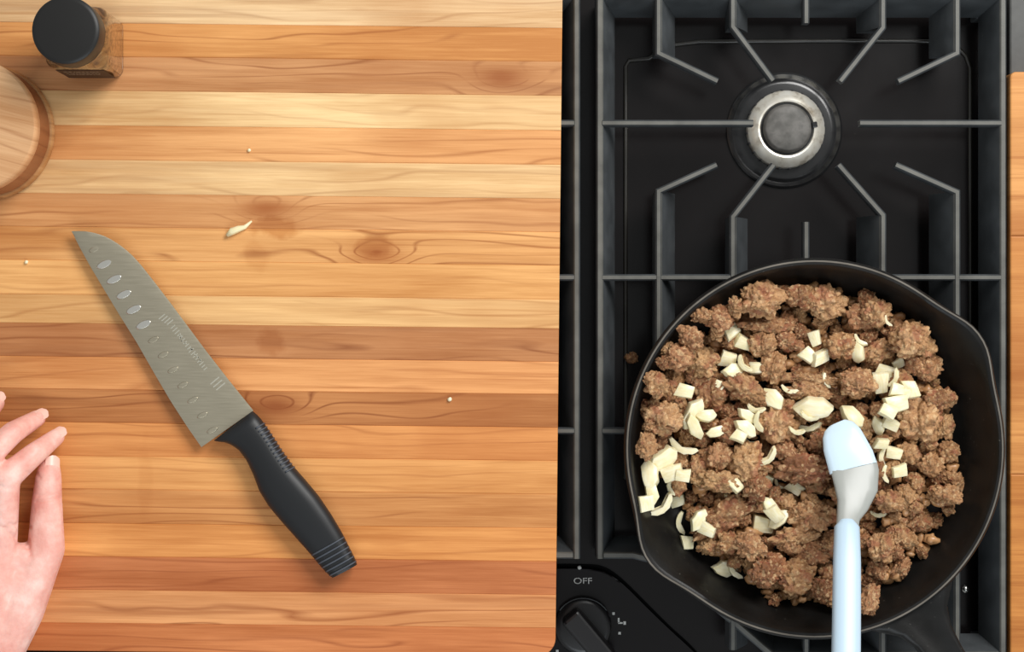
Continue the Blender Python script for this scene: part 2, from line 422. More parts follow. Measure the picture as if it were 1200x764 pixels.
# ------------------------------------------------------------------ butcher-block board
ROT = R_(-0.62)
board = tag(empty('wooden_board', tuple(at(655, 382, Z_BOARD)) , ROT), 'large striped wooden board of glued staves under the knife', 'cutting board')
board.location.z = 0.0005
edges = [-46, -6, 33, 72, 112, 153, 193, 233, 272, 311, 351, 385, 424, 462, 501, 540, 579, 619, 658, 697, 736, 769]
cols = [(236, 190, 135), (240, 200, 150), (233, 160, 90), (208, 145, 94), (250, 208, 148), (240, 170, 106), (249, 205, 146), (228, 161, 102), (238, 170, 102),
        (247, 180, 108), (248, 194, 128), (196, 128, 80), (240, 162, 98), (190, 117, 64), (230, 147, 80), (240, 165, 94), (222, 148, 84), (240, 157, 84), (200, 112, 64), (230, 152, 94), (214, 122, 68)]
cols = [tuple(.80 * c_ + .20 * g_ for c_, g_ in zip(c, (240, 176, 108))) for c in cols]
streak = [.3, .4, .8, .7, .25, .5, .35, .5, .7, .3, .45, .7, .3, .8, .35, .3, .9, .3, .5, .7, .6]
mineral = [.3, .7, 0, .6, .1, .0, .55, .2, .1, 0, .2, .5, 0, .35, 0, 0, .3, 0, .35, .4, 0]
knots = {7: (-345, 4), 8: (-214, -9), 13: (-330, 2), 3: (-70, 0)}
sB = S(Z_BOARD); L = 830 / sB
for i, (y0, y1) in enumerate(zip(edges, edges[1:])):
    cy = (382 - (y0 + y1) / 2) / sB; h = (y1 - y0) / sB / 2
    bm = bmesh.new()
    ol = [(-L, -h), (0, -h), (0, h), (-L, h)]
    if i == len(cols) - 1:
        r = 21 / sB
        ol = [(-L, -h)] + [(-r + r * math.cos(t), -h + r + r * math.sin(t)) for t in [R_(-90 + 11.25 * k) for k in range(9)]] + [(0, h), (-L, h)]
    prism(bm, ol, 0.0, Z_BOARD - .0005, .0004, 1)
    o = finish(bm, 'stave', M_WOOD, board, world=False, loc=(0, cy, 0))
    o.color = rgb(*cols[i]); o['streak'] = min(1.0, streak[i] * 1.25 + .1); o['mineral'] = mineral[i] * 1.1
    k = knots.get(i, (9e4, 0)); o['knot_x'] = k[0] / sB; o['knot_y'] = k[1] / sB

# board on the right-hand counter
bm = bmesh.new(); a, b = at(1184, 84, .002), at(1395, 860, .002)
r = .004
rb = tag(empty('wooden_board', ((a.x + b.x) / 2, (a.y + b.y) / 2, -.02)), 'orange-brown wooden board on the grey counter right of the grate', 'cutting board')
hx, hy = (b.x - a.x) / 2, (a.y - b.y) / 2
ol = [(-hx, -hy), (hx, -hy), (hx, hy)] + [(-hx + r + r * math.cos(t), hy - r + r * math.sin(t)) for t in [R_(90 + 15 * k) for k in range(7)]]
bm.free()
ys = [hy, hy - .113, hy - .277, -hy]
for k in range(3):
    bm = bmesh.new(); t0, t1 = ys[k], ys[k + 1]
    ol = [(-hx, t1), (hx, t1), (hx, t0), (-hx, t0)]
    if k == 0: ol = [(-hx, t1), (hx, t1), (hx, t0)] + [(-hx + r + r * math.cos(t), t0 - r + r * math.sin(t)) for t in [R_(90 + 15 * q) for q in range(7)]]
    cyy = (t0 + t1) / 2
    prism(bm, [(x, y - cyy) for x, y in ol], 0, .022, .0012, 2)
    o = finish(bm, 'stave', M_WOOD_PLAIN, rb, world=False, loc=(0, cyy, 0))
    o.color = rgb(*((220, 152, 86), (212, 141, 74), (205, 131, 62))[k]); o['streak'] = .15; o['mineral'] = 0.0; o['knot_x'] = 50.0; o['knot_y'] = 0.0

# ------------------------------------------------------------------ skillet
RIM_Z = 0.050
pc = at(955, 526, RIM_Z); pc.z = 0.0
sk = tag(empty('skillet', tuple(pc)), 'black cast iron skillet with two pour spouts full of browned meat', 'skillet')
SP = [R_(34), R_(214)]
def spout(r, z, a):
    k = 0.0
    for s in SP:
        d = (a - s + math.pi) % (2 * math.pi) - math.pi
        k = max(k, math.exp(-(abs(d) / 0.19) ** 2.2))
    t = max(0.0, min(1.0, (z - .022) / (.050 - .022)))
    return r + k * t * t * .0085, z - k * t * t * .0022
R0 = 224 / S(RIM_Z)
inner = [(0, .0055), (.085, .0055), (.098, .0062), (.1040, .0085), (.1075, .0130), (R0 - .0075, .040), (R0 - .0052, .0490)]
outer = [(R0 - .0004, .0490), (R0, .0475), (R0 - .0004, .040), (R0 - .0035, .0385), (.112, .010), (.108, .003), (.103, .0006), (.097, 0.0006), (.094, .0015), (0, .0015)]
bm = bmesh.new(); lathe(bm, inner + [(R0 - .0044, .05), (R0 - .0012, .05)] + outer, 144, (0, 0, 0), spout)
pan = auto_smooth(finish(bm, 'pan_body', M_PAN, sk, world=False), 50)
bm = bmesh.new()
lathe(bm, [(R0 - .0029, .0499), (R0 - .0027, .0503), (R0 - .0018, .0503), (R0 - .0016, .0499)], 144, (0, 0, 0), spout, True)
auto_smooth(finish(bm, 'rim_edge', M_PANRIM, sk, world=False), 50)  # thin ring of paler iron along the rim
# handle, towards the lower right, flared where it meets the pan
ang = R_(-57.5); u = Vector((math.cos(ang), math.sin(ang), 0)); v = Vector((-u.y, u.x, 0))
bm = bmesh.new(); rows = []
for t, hw, z0, z1 in ((R0 - .006, .036, .030, .0470), (R0 + .002, .028, .031, .0466), (R0 + .010, .0195, .033, .0464), (R0 + .022, .0145, .034, .0468), (R0 + .04, .0125, .036, .0480), (R0 + .07, .0140, .038, .0500), (R0 + .105, .0165, .040, .0515), (R0 + .118, .011, .041, .0515)):
    rows.append([bm.verts.new(u * t + v * a * hw + Vector((0, 0, z))) for a, z in ((-1, (z0 + z1) / 2), (-.92, z1 - .0012), (-.7, z1), (-.45, z1 - .0025), (.45, z1 - .0025), (.7, z1), (.92, z1 - .0012), (1, (z0 + z1) / 2), (.7, z0), (-.7, z0))])
for A, B in zip(rows, rows[1:]):
    for k in range(10): bm.faces.new((A[k], A[(k + 1) % 10], B[(k + 1) % 10], B[k]))
bm.faces.new(rows[0]); bm.faces.new(rows[-1][::-1])
auto_smooth(finish(bm, 'handle', M_PAN, sk, world=False), 60)
# small helper grip opposite
bm = bmesh.new(); rows = []
for t, hw in ((R0 - .006, .034), (R0 + .003, .028), (R0 + .010, .022), (R0 + .0135, .012)):
    rows.append([bm.verts.new(-u * t + v * a * hw + Vector((0, 0, z))) for a, z in ((-1, .040), (-.8, .045), (.8, .045), (1, .040), (.8, .034), (-.8, .034))])
# (the photograph shows no helper grip, so it is not built)
bm.free()

# ------------------------------------------------------------------ food in the skillet
random.seed(7); rs = np.random.RandomState(3)
def meat_mat():
    n = NT('browned_sausage'); oi = n.n('ShaderNodeObjectInfo'); P = n.n('ShaderNodeTexCoord').outputs['Object']
    off = n.n('ShaderNodeCombineXYZ'); n.put(off.inputs[0], n.math('MULTIPLY', oi.outputs['Random'], 9.0))
    Q = n.vmath('ADD', P, off.outputs[0])
    a = n.noise(Q, 1.3, 4, .6); b = n.noise(Q, 5.5, 4, .65)
    tone = n.ramp(oi.outputs['Random'], [(0.0, rgb(150, 102, 66)), (.25, rgb(196, 150, 104)), (.5, rgb(212, 168, 122)), (.72, rgb(176, 120, 82)), (1.0, rgb(218, 176, 126))])
    f = n.math('ADD', n.math('MULTIPLY', a, .5), n.math('MULTIPLY', b, .5))
    vo = n.n('ShaderNodeTexVoronoi'); n.put(vo.inputs['Vector'], Q); vo.inputs['Scale'].default_value = 4.2
    hs = n.n('ShaderNodeSeparateColor'); n.put(hs.inputs[0], vo.outputs['Color'])
    col = n.mix(n.mrange(f, .36, .62), n.mix(1.0, tone, (.52, .41, .31, 1), 'MULTIPLY'), n.mix(1.0, tone, (1.12, 1.1, 1.06, 1), 'MULTIPLY'))
    col = n.mix(n.mrange(n.noise(Q, .9, 2), .54, .66, 0, .65), col, rgb(158, 88, 60))           # seared patches
    col = n.mix(n.mrange(hs.outputs[0], .72, .9, 0, .55), col, rgb(236, 200, 150))              # paler grains of fat
    col = n.mix(n.mrange(hs.outputs[1], .75, .9, 0, .45), col, rgb(124, 74, 48))
    n.set(color=col, rough=n.mrange(b, .35, .7, .28, .55), spec=.55)
    n.bump(n.math('ADD', b, n.math('MULTIPLY', n.noise(Q, 16, 2), .6)), .8, .0016); return n.m
M_MEAT = meat_mat()
def onion_mat():
    n = NT('pale_raw_onion'); P = n.n('ShaderNodeTexCoord').outputs['Object']; oi = n.n('ShaderNodeObjectInfo')
    a = n.noise(n.vmath('MULTIPLY', P, (.6, 2.2, 1)), 2.2, 3)
    c = n.mix(n.mrange(a, .3, .7), rgb(234, 220, 172), rgb(248, 240, 212))
    c = n.mix(n.math('MULTIPLY', oi.outputs['Random'], .35), c, rgb(226, 214, 158))
    n.set(color=c, rough=.34, spec=.5, sss=.25, sss_scale=.004); n.put(n.b.inputs['Subsurface Radius'], (1.0, .9, .6))
    return n.m
M_ONION = onion_mat()

def lump_mesh(seed, sub, cell, name, stretch=1.0):
    bm = bmesh.new(); bmesh.ops.create_icosphere(bm, subdivisions=sub, radius=1.0)
    o3 = Vector((seed * 3.7, seed * 1.3, seed * 5.1))
    for vtx in bm.verts:
        p = vtx.co.copy(); p.x *= stretch; p.y *= 1 + .1 * math.sin(seed)
        k = 1 + .42 * noise.noise(p * 1.2 + o3) + .24 * noise.noise(p * 2.7 + o3)
        w3 = Vector((noise.noise(p * 2 + o3), noise.noise(p * 2.1 - o3), noise.noise(p * 1.9 + o3 * .5))) * .35
        dd = noise.voronoi((p + w3) * cell + o3)[0]; d2 = noise.voronoi((p + w3) * cell * 2.3 - o3)[0]
        k += .24 * (1 - min(1, dd[0] ** 2 * 1.7)) - .14 + .11 * (1 - min(1, d2[0] ** 2 * 1.6)) + .05 * noise.noise(p * 11 + o3)
        e2 = dd[1] - dd[0]
        if e2 < .14: k -= .08 * (1 - e2 / .14)
        vtx.co = p * k
    me = bpy.data.meshes.new(name); bm.to_mesh(me); bm.free(); me.materials.append(M_MEAT)
    for p in me.polygons: p.use_smooth = True
    return me
STR = (1.0, 1.0, 1.0, 1.3, 1.3, 1.3, 1.7, 1.7, 2.3, 2.3, 3.2)
big_m = [lump_mesh(i + 1, 5, 2.7, 'meat_lump', t) for i, t in enumerate(STR)]
for me_, t in zip(big_m, STR): me_['stretch'] = t
med_m = [lump_mesh(i + 21, 5, 2.0, 'meat_crumble', 1.0 + .12 * (i % 4)) for i in range(8)]
for i, me_ in enumerate(med_m): me_['stretch'] = 1.0 + .12 * (i % 4)

# height field of what already lies in the skillet (1 mm cells), so every piece is set down on the ones below
G = 260; gx0 = pc.x - .13; gy0 = pc.y - .13
XX, YY = np.meshgrid(gx0 + (np.arange(G) + .5) * .001, gy0 + (np.arange(G) + .5) * .001)
RR = np.hypot(XX - pc.x, YY - pc.y)
H = np.where(RR < .104, .0056, .0056 + np.clip(RR - .104, 0, 1) * 2.4)
poly = [(762, 432), (800, 384), (850, 346), (900, 334), (960, 336), (1020, 352), (1062, 375), (1090, 410), (1106, 450), (1118, 500), (1124, 575), (1104, 612), (1082, 648), (1040, 680), (1018, 712), (960, 706), (905, 704), (882, 680), (845, 655), (818, 622), (800, 580), (766, 545), (748, 522), (750, 470)]
def inside(x, y):
    c = False; j = len(poly) - 1
    for i in range(len(poly)):
        xi, yi = poly[i]; xj, yj = poly[j]
        if (yi > y) != (yj > y) and x < (xj - xi) * (y - yi) / (yj - yi) + xi: c = not c
        j = i
    return c
ZF = 0.016
def drop(x, y, a, b, c, rz, sink=.35):
    """ellipsoid half axes a, b, c: height of its centre when set down"""
    dx, dy = XX - x, YY - y; ca, sa = math.cos(rz), math.sin(rz)
    q = ((dx * ca + dy * sa) / a) ** 2 + ((-dx * sa + dy * ca) / b) ** 2
    m = q < .95
    if not m.any(): return .012
    low = c * np.sqrt(1 - q[m]); z = np.percentile(H[m] + low, 88) - sink * c
    z = max(z, .0058 + .75 * c)
    H[m] = np.maximum(H[m], z + low * .85)
    return z
def region(px, py):
    r = 'upper' if py < 460 else ('lower' if py > 600 else 'middle')
    return r + (' left' if px < 870 else (' right' if px > 1010 else ' centre'))
# fine crumbs that fill the gaps: nobody could count them
tmpl = bmesh.new(); bmesh.ops.create_icosphere(tmpl, subdivisions=2, radius=1.0)
TV = np.array([v.co[:] for v in tmpl.verts]); TF = np.array([[v.index for v in f.verts] for f in tmpl.faces]); tmpl.free()
allv, allf = [], []; nv = 0; cnt = 0
while cnt < 1500:
    px, py = random.uniform(745, 1126), random.uniform(333, 714)
    if not inside(px, py): continue
    edge = random.random()
    r = random.uniform(.0018, .0042); p = at(px, py, ZF)
    z = drop(p.x, p.y, r * 1.1, r, r * .8, 0, .45)
    if z > .024: continue
    d = 1 + .28 * rs.randn(len(TV), 1) * .6 + .15 * np.sin(TV[:, :1] * 4 + cnt)
    vv = TV * d * np.array([r * random.uniform(.8, 1.4), r * random.uniform(.8, 1.2), r * .85]) + np.array([p.x, p.y, z])
    allv.append(vv); allf.append(TF + nv); nv += len(TV); cnt += 1
me = bpy.data.meshes.new('meat_crumbs'); me.from_pydata(np.vstack(allv).tolist(), [], np.vstack(allf).tolist()); me.materials.append(M_MEAT)
for p in me.polygons: p.use_smooth = True
tag(link('meat_crumbs', me), 'fine brown crumbs of ground sausage filling gaps in the skillet', 'meat', kind='stuff')
PIECES = []
def put_lump(px, py, a, b, rot, meshes, label, group, zsink=.35, flat=.72):
    p = at(px, py, .022); k = PX * .985
    a *= k * .88; b *= k * .88; c = min(a, b) * flat + .0012
    z = drop(p.x, p.y, a * .9, b * .9, c, rot, zsink)
    near = sorted(meshes, key=lambda m_: abs(m_['stretch'] - a / b) + random.random() * .12)[0]
    o = bpy.data.objects.new('sausage_crumble', near); C.objects.link(o)
    o.location = (p.x, p.y, z); o.scale = (a / near['stretch'], b, c); o.rotation_euler = (random.uniform(-.25, .25), random.uniform(-.25, .25), -rot)
    tag(o, label, 'meat', group); PIECES.append((px, py, label, o)); return o
# medium crumbles
n = 0; placed = []
tries = 0
while n < 205 and tries < 9000:
    tries += 1
    px, py = random.uniform(748, 1122), random.uniform(336, 712)
    if not inside(px, py): continue
    a = random.uniform(8.5, 16)
    if any((px - q[0]) ** 2 + (py - q[1]) ** 2 < (.72 * (a + q[2])) ** 2 for q in placed[-400:]) and tries < 5200: continue
    placed.append((px, py, a))
    g = region(px, py)
    put_lump(px, py, a, a * random.uniform(.65, 1.0), random.uniform(0, 3.1), med_m, 'small browned sausage crumble', 'small sausage crumbles in the skillet', .4)
    n += 1
# big lumps where the photograph shows them: px, py, half length, half width, turn
bigs = [(890, 353, 28, 20, 0), (932, 347, 14, 13, 0), (966, 354, 23, 20, .3), (1010, 372, 18, 17, 0), (1024, 366, 16, 17, 0), (1062, 399, 21, 20, .4), (842, 374, 16, 15, 0), (806, 396, 17, 14, .5), (793, 418, 17, 16, 0), (822, 425, 20, 17, 0),
        (900, 381, 34, 12, 0), (893, 404, 16, 15, 0), (924, 400, 20, 14, .2), (775, 490, 25, 22, 0), (784, 452, 15, 17, 0), (834, 462, 19, 19, 0), (872, 455, 28, 15, .6), (940, 444, 40, 9, .05), (946, 459, 28, 11, .1), (1003, 449, 24, 19, 0), (985, 405, 17, 15, 0),
        (1030, 412, 22, 15, -.5), (1086, 430, 17, 16, 0), (1078, 492, 25, 24, 0), (1108, 500, 13, 15, 0), (1064, 532, 16, 14, 0), (1092, 545, 14, 14, 0), (910, 497, 22, 22, .5), (855, 505, 16, 14, 0), (874, 540, 21, 21, 0), (842, 535, 15, 17, .4), (820, 550, 14, 18, 0),
        (838, 563, 28, 13, .05), (884, 570, 17, 15, 0), (938, 548, 34, 18, 0), (848, 605, 42, 19, -.65), (830, 640, 14, 11, 0), (876, 638, 20, 15, .5), (950, 604, 28, 18, .2), (930, 628, 30, 11, -.15), (893, 669, 17, 17, 0), (934, 676, 22, 20, .6), (964, 690, 15, 16, 0), (1040, 587, 19, 16, 0),
        (1062, 582, 16, 13, .5), (1108, 580, 19, 15, 0), (1075, 610, 18, 12, .4), (1055, 628, 19, 12, .5), (1030, 640, 15, 16, 0), (1028, 668, 15, 13, .6), (1012, 696, 11, 17, .4), (955, 648, 22, 13, .1), (920, 590, 15, 13, 0), (1022, 556, 15, 17, 0), (1095, 470, 14, 14, 0), (962, 520, 17, 16, 0), (918, 528, 15, 12, 0), (756, 520, 12, 16, 0), (905, 430, 14, 18, .3), (990, 575, 18, 18, 0), (985, 640, 20, 15, 0)]
for (px, py, a, b, rot) in bigs:
    g = region(px, py)
    put_lump(px, py, a, b, rot, big_m, 'large browned sausage lump', 'large sausage lumps in the skillet', .35, .68)
o = put_lump(740, 419, 8, 7.5, 0, med_m, 'single browned sausage crumb fallen beside the skillet on the stove', None)
PIECES.pop(); q = at(740, 419, Z_COOK + .004); o.location = (q.x, q.y, Z_COOK + .0042)

# onion: dice, wedges and curved slivers
def onion_mesh(kind, seed):
    """irregular cut piece: an outline with thickness, bent like a layer of onion"""
    rd = random.Random(seed); bm = bmesh.new(); u_ = rd.uniform
    if kind == 'dice':
        ol = [(-1 + u_(-.2, .2), -.75 + u_(-.25, .2)), (.85 + u_(-.25, .2), -.8 + u_(-.2, .25)), (1 + u_(-.25, .2), .7 + u_(-.3, .25)), (-.85 + u_(-.2, .25), .8 + u_(-.25, .2))]
        th, bend = u_(.34, .5), .22
    elif kind == 'wedge':
        w_ = u_(.45, .68)
        j = lambda: u_(-.16, .16)
        ol = [(-1.05, j()), (-.6 + j(), -w_ * .8), (.15 + j(), -w_ + j()), (.75 + j(), -w_ * .6), (1.05, j()), (.6 + j(), w_ * .75 + j()), (-.45 + j(), w_ * .8)]
        th, bend = u_(.22, .32), .45
    else:
        ol = [(-1.05, .30), (-.75, -.05), (-.3, -.26), (.25, -.28), (.75, -.06), (1.05, .34), (.8, .42), (.35, .16), (-.15, .12), (-.6, .30), (-.9, .48)]
        th, bend = u_(.2, .28), .12
    n_ = len(ol); q = []
    for i in range(n_):                  # extra points along the outline so that it can bend
        a, b = ol[i], ol[(i + 1) % n_]; q += [a, ((a[0] + b[0]) / 2 + u_(-.03, .03), (a[1] + b[1]) / 2 + u_(-.03, .03))]
    zc = lambda x, y: bend * (.35 - .6 * x * x - .5 * y * y)
    top = [bm.verts.new((x * .95, y * .93, th + zc(x, y))) for x, y in q]; bot = [bm.verts.new((x, y, -th + zc(x, y) * .8)) for x, y in q]
    cx = sum(x for x, y in q) / len(q); cy = sum(y for x, y in q) / len(q)
    tc_ = bm.verts.new((cx, cy, th + zc(cx, cy) + .03)); bc_ = bm.verts.new((cx, cy, -th + zc(cx, cy) * .8)); m = len(q)
    for i in range(m):
        j = (i + 1) % m
        bm.faces.new((bot[i], bot[j], top[j], top[i])); bm.faces.new((top[i], top[j], tc_)); bm.faces.new((bot[j], bot[i], bc_))
    bmesh.ops.recalc_face_normals(bm, faces=bm.faces)
    es = [e for e in bm.edges if e.calc_face_angle(0) > .7]
    bmesh.ops.bevel(bm, geom=es, offset=.06, segments=2, profile=.5, affect='EDGES', clamp_overlap=True)
    me = bpy.data.meshes.new('onion_' + kind); bm.to_mesh(me); bm.free(); me.materials.append(M_ONION)
    for p in me.polygons: p.use_smooth = True
    me.set_sharp_from_angle(angle=R_(28)); return me
OM = {k: [onion_mesh(k, i * 7 + ord(k[0])) for i in range(7)] for k in ('dice', 'wedge', 'sliver')}
D, W, Vv = 'dice', 'wedge', 'sliver'
onions = [(858, 388, 10, D, -.6), (872, 402, 10, D, .3), (854, 420, 11, D, .1), (861, 434, 14, W, .1), (871, 428, 11, Vv, .9), (888, 431, 10, D, -.1), (844, 451, 7, D, .5), (800, 457, 11, D, .2), (812, 485, 19, W, -1.1), (827, 487, 12, W, 0), (907, 466, 15, W, .9), (925, 458, 10, Vv, .3), (877, 488, 14, W, .6), (885, 480, 10, Vv, .2), (953, 477, 22, W, .05), (957, 397, 9, D, 1.2), (949, 415, 10, D, .6), (963, 419, 11, D, -.4),
          (1006, 412, 13, W, 1.5), (1007, 400, 9, Vv, .7), (1055, 426, 8, D, -.5), (1038, 437, 13, D, .2), (1032, 449, 12, D, 1.4), (1048, 443, 11, Vv, -1.2), (1065, 456, 12, D, 1.2), (1053, 463, 12, W, -.5), (1046, 472, 14, D, -.3), (1036, 481, 11, D, .5), (1031, 499, 12, W, 1.2), (1045, 497, 10, D, .4), (1038, 377, 7, Vv, 1.0), (968, 447, 9, Vv, 1.2), (998, 488, 16, W, .9),
          (814, 500, 16, W, 1.1), (839, 506, 11, W, -.2), (873, 501, 14, W, .7), (886, 494, 12, Vv, 1.3), (865, 509, 9, D, .4), (800, 527, 17, Vv, .4), (775, 538, 19, W, -.5), (786, 553, 13, D, -.4), (799, 556, 10, D, .1), (761, 555, 18, W, 1.5), (763, 576, 13, W, 1.3), (785, 572, 10, Vv, 1.3), (778, 594, 16, Vv, -.8), (757, 587, 12, D, 1.4), (796, 590, 10, D, -.4), (799, 617, 13, Vv, 1.45), (819, 610, 14, W, -1.0), (829, 621, 10, D, .4), (809, 638, 9, D, 1.4), (853, 668, 15, W, .1), (862, 673, 12, Vv, .9),
          (861, 567, 10, D, .7), (863, 589, 13, Vv, .3), (876, 590, 11, Vv, -.7), (900, 536, 13, Vv, -.8), (903, 563, 7, D, .2), (935, 574, 11, D, .6), (903, 594, 13, W, 1.0), (897, 616, 14, D, .1), (914, 610, 14, W, -.7), (908, 602, 11, D, .8), (933, 506, 10, Vv, .2), (952, 503, 13, Vv, -.2),
          (1033, 520, 9, D, .1), (1034, 537, 12, Vv, 1.5), (1049, 531, 10, D, .1), (1055, 552, 10, D, -.2), (1036, 556, 10, Vv, 1.4), (1031, 605, 9, Vv, .1), (1047, 455, 9, D, .1), (948, 489, 11, Vv, .2), (915, 570, 7, Vv, .8), (880, 520, 8, Vv, .3)]
kname = {D: 'cut onion dice', W: 'broad onion wedge', Vv: 'curved onion sliver'}
for i, (px, py, r, k, rot) in enumerate(onions):
    z0 = .030; p = at(px, py, z0); k2 = PX * (1.0 if k == D else 1.12) * .96 * r
    a, b, c = {D: (1, .85, .5), W: (1.0, .65, .35), Vv: (1.0, .4, .28)}[k]
    z = drop(p.x, p.y, a * k2, b * k2, c * k2 * .8, -rot, .0) + c * k2 * .25
    o = bpy.data.objects.new('onion_piece', OM[k][i % 7]); C.objects.link(o)
    o.location = (p.x, p.y, z); o.scale = (k2, k2, k2 * .95)
    o.rotation_euler = (random.uniform(-.4, .4), random.uniform(-.35, .35), -rot)
    tag(o, 'x', 'onion', 'cut onion pieces in the skillet'); PIECES.append((px, py, kname[k], o))
# every piece is told apart by where it lies on the skillet's round, read like a clock face
HOUR = 'twelve one two three four five six seven eight nine ten eleven'.split()
ORD = ['leftmost', 'second from left', 'third from left', 'fourth from left', 'fifth from left', 'sixth from left']
def clock(d):
    k = round(d / 15) % 24
    return 'half past ' + HOUR[k // 2] if k % 2 else HOUR[k // 2] + " o'clock"
cells = {}
for px, py, what, o in PIECES:
    dx, dy = px - 940, py - 525; h = clock(math.degrees(math.atan2(dx, -dy)) % 360); rad = math.hypot(dx, dy)
    zn = 'near skillet middle towards' if rad < 75 else ('halfway out in the skillet at' if rad < 140 else 'near the skillet rim at')
    cells.setdefault('%s %s %s' % (what, zn, h), []).append((px, o))
for lb, ps in cells.items():
    ps.sort(key=lambda t: t[0])
    for i, (px, o) in enumerate(ps):
        o['label'] = lb if len(ps) == 1 else lb + ', ' + (ORD[i] if i < len(ps) - 1 or i == 0 else 'rightmost')

# ------------------------------------------------------------------ spatula held over the food
sp = tag(empty('spatula', tuple(at(985, 500, .045))), 'pale blue spatula with grey head stirring the meat, handle towards the viewer', 'spatula')
M_SPH = plain('pale_blue_handle_plastic', rgb(188, 210, 226), .35)
M_SPG = plain('grey_silicone', rgb(160, 162, 157), .32)
M_SPB = plain('sky_reflection_silicone', rgb(206, 226, 240), .2)  # sky reflection on the grey head, painted as pale blue
def loft(bm, rows, n=16, p=2.6):
    """rows: centre, half width, half thickness; superelliptic section across the path"""
    rings = []
    for i, (c, hw, ht) in enumerate(rows):
        a = rows[max(0, i - 1)][0]; b = rows[min(len(rows) - 1, i + 1)][0]
        t = (b - a).normalized(); s = t.cross(Vector((0, 0, 1))).normalized(); q = s.cross(t)
        ring = []
        for k in range(n):
            an = 2 * math.pi * k / n; ca, sa = math.cos(an), math.sin(an)
            ring.append(bm.verts.new(c + s * hw * math.copysign(abs(ca) ** (2 / p), ca) + q * ht * math.copysign(abs(sa) ** (2 / p), sa)))
        rings.append(ring)
    for A, B in zip(rings, rings[1:]):
        for k in range(n): bm.faces.new((A[k], A[(k + 1) % n], B[(k + 1) % n], B[k]))
    bm.faces.new(rings[0]); bm.faces.new(rings[-1][::-1])
bm = bmesh.new()
hp = [(992, 610, .066, 8, .004), (992.5, 618, .068, 15, .0055), (992.5, 660, .078, 16.5, .006), (992, 720, .094, 17, .0062), (991, 800, .115, 17.5, .0065), (990, 900, .14, 18, .007), (990, 930, .148, 14, .006)]
loft(bm, [(at(x, y, z), hw / S(z), th) for x, y, z, hw, th in hp])
auto_smooth(finish(bm, 'handle', M_SPH, sp), 50)
bm = bmesh.new()
loft(bm, [(at(x, y, z), hw / S(z), th) for x, y, z, hw, th in ((992.5, 622, .068, 13, .004), (994, 606, .0625, 14, .0042), (999, 592, .058, 19, .004), (1003, 572, .054, 26, .0035), (1002, 552, .050, 28, .003), (1000, 545, .0485, 28, .0028))])
auto_smooth(finish(bm, 'neck', M_SPG, sp), 50)
bm = bmesh.new()
loft(bm, [(at(x, y, z), hw / S(z), th) for x, y, z, hw, th in ((1000, 549, .0495, 28.5, .0032), (996, 536, .047, 28, .0036), (990, 521, .044, 26, .0036), (986, 508, .041, 23, .0030), (983, 500, .039, 18, .0024), (981, 496, .038, 11, .0016))])
auto_smooth(finish(bm, 'blade', M_SPB, sp), 50)

# ------------------------------------------------------------------ knife
ZB = Z_BOARD + .0075
kn = tag(empty('kitchen_knife', tuple(at(275, 498, Z_BOARD))), 'broad steel knife with hollowed blade and black ribbed handle on the board', 'knife')
spine = [(84, 271), (97, 270.5), (112, 273), (126, 278), (140, 286.5), (153, 297), (165, 310), (180, 329), (200, 355), (220, 382), (240, 409), (268, 445), (297, 481)]
edge = [(236, 524), (218, 498), (200, 470), (180, 436), (160, 401), (140, 369), (120, 336), (104, 309), (93, 289)]
sp2 = [at(x, y, ZB) for x, y in spine]; ed2 = [at(x, y, ZB) for x, y in edge]
bm = bmesh.new()
ol = [tuple(v_.xy) for v_ in sp2 + ed2]
top = []
# blade: flat sides, ground bevel near the edge, thin at the cutting edge
cen = at(190, 400, ZB)
sv = [v_.copy() for v_ in sp2]; ev = [v_.copy() for v_ in ed2[::-1]]
def resample(P, n):
    L_ = [0]
    for a, b in zip(P, P[1:]): L_.append(L_[-1] + (b - a).length)
    out = []
    for i in range(n):
        t = L_[-1] * i / (n - 1); j = max(k for k in range(len(L_)) if L_[k] <= t + 1e-9); j = min(j, len(P) - 2)
        f_ = (t - L_[j]) / max(1e-9, L_[j + 1] - L_[j]); out.append(P[j].lerp(P[j + 1], f_))
    return out
N = 40
A_ = resample(sv, N); B_ = resample([sv[0]] + ev, N)
cols_ = []
for i in range(N):
    row_t, row_b = [], []
    for f_, th in ((0, .0009), (.04, .0011), (.35, .0010), (.62, .0008), (.80, .0006), (.97, .0002), (1.0, .00005)):
        p = A_[i].lerp(B_[i], f_); row_t.append(bm.verts.new(p + Vector((0, 0, th)))); row_b.append(bm.verts.new(p - Vector((0, 0, th))))
    cols_.append((row_t, row_b))
for (t0, b0), (t1, b1) in zip(cols_, cols_[1:]):
    for k in range(6):
        bm.faces.new((t0[k], t0[k + 1], t1[k + 1], t1[k])); bm.faces.new((b0[k], b1[k], b1[k + 1], b0[k + 1]))
    bm.faces.new((t0[0], t1[0], b1[0], b0[0])); bm.faces.new((t0[6], b0[6], b1[6], t1[6]))
t1, b1 = cols_[-1]
for k in range(6): bm.faces.new((t1[k], t1[k + 1], b1[k + 1], b1[k]))
bmesh.ops.remove_doubles(bm, verts=bm.verts, dist=1e-6)
blade = auto_smooth(finish(bm, 'blade', M_STEEL, kn), 25)
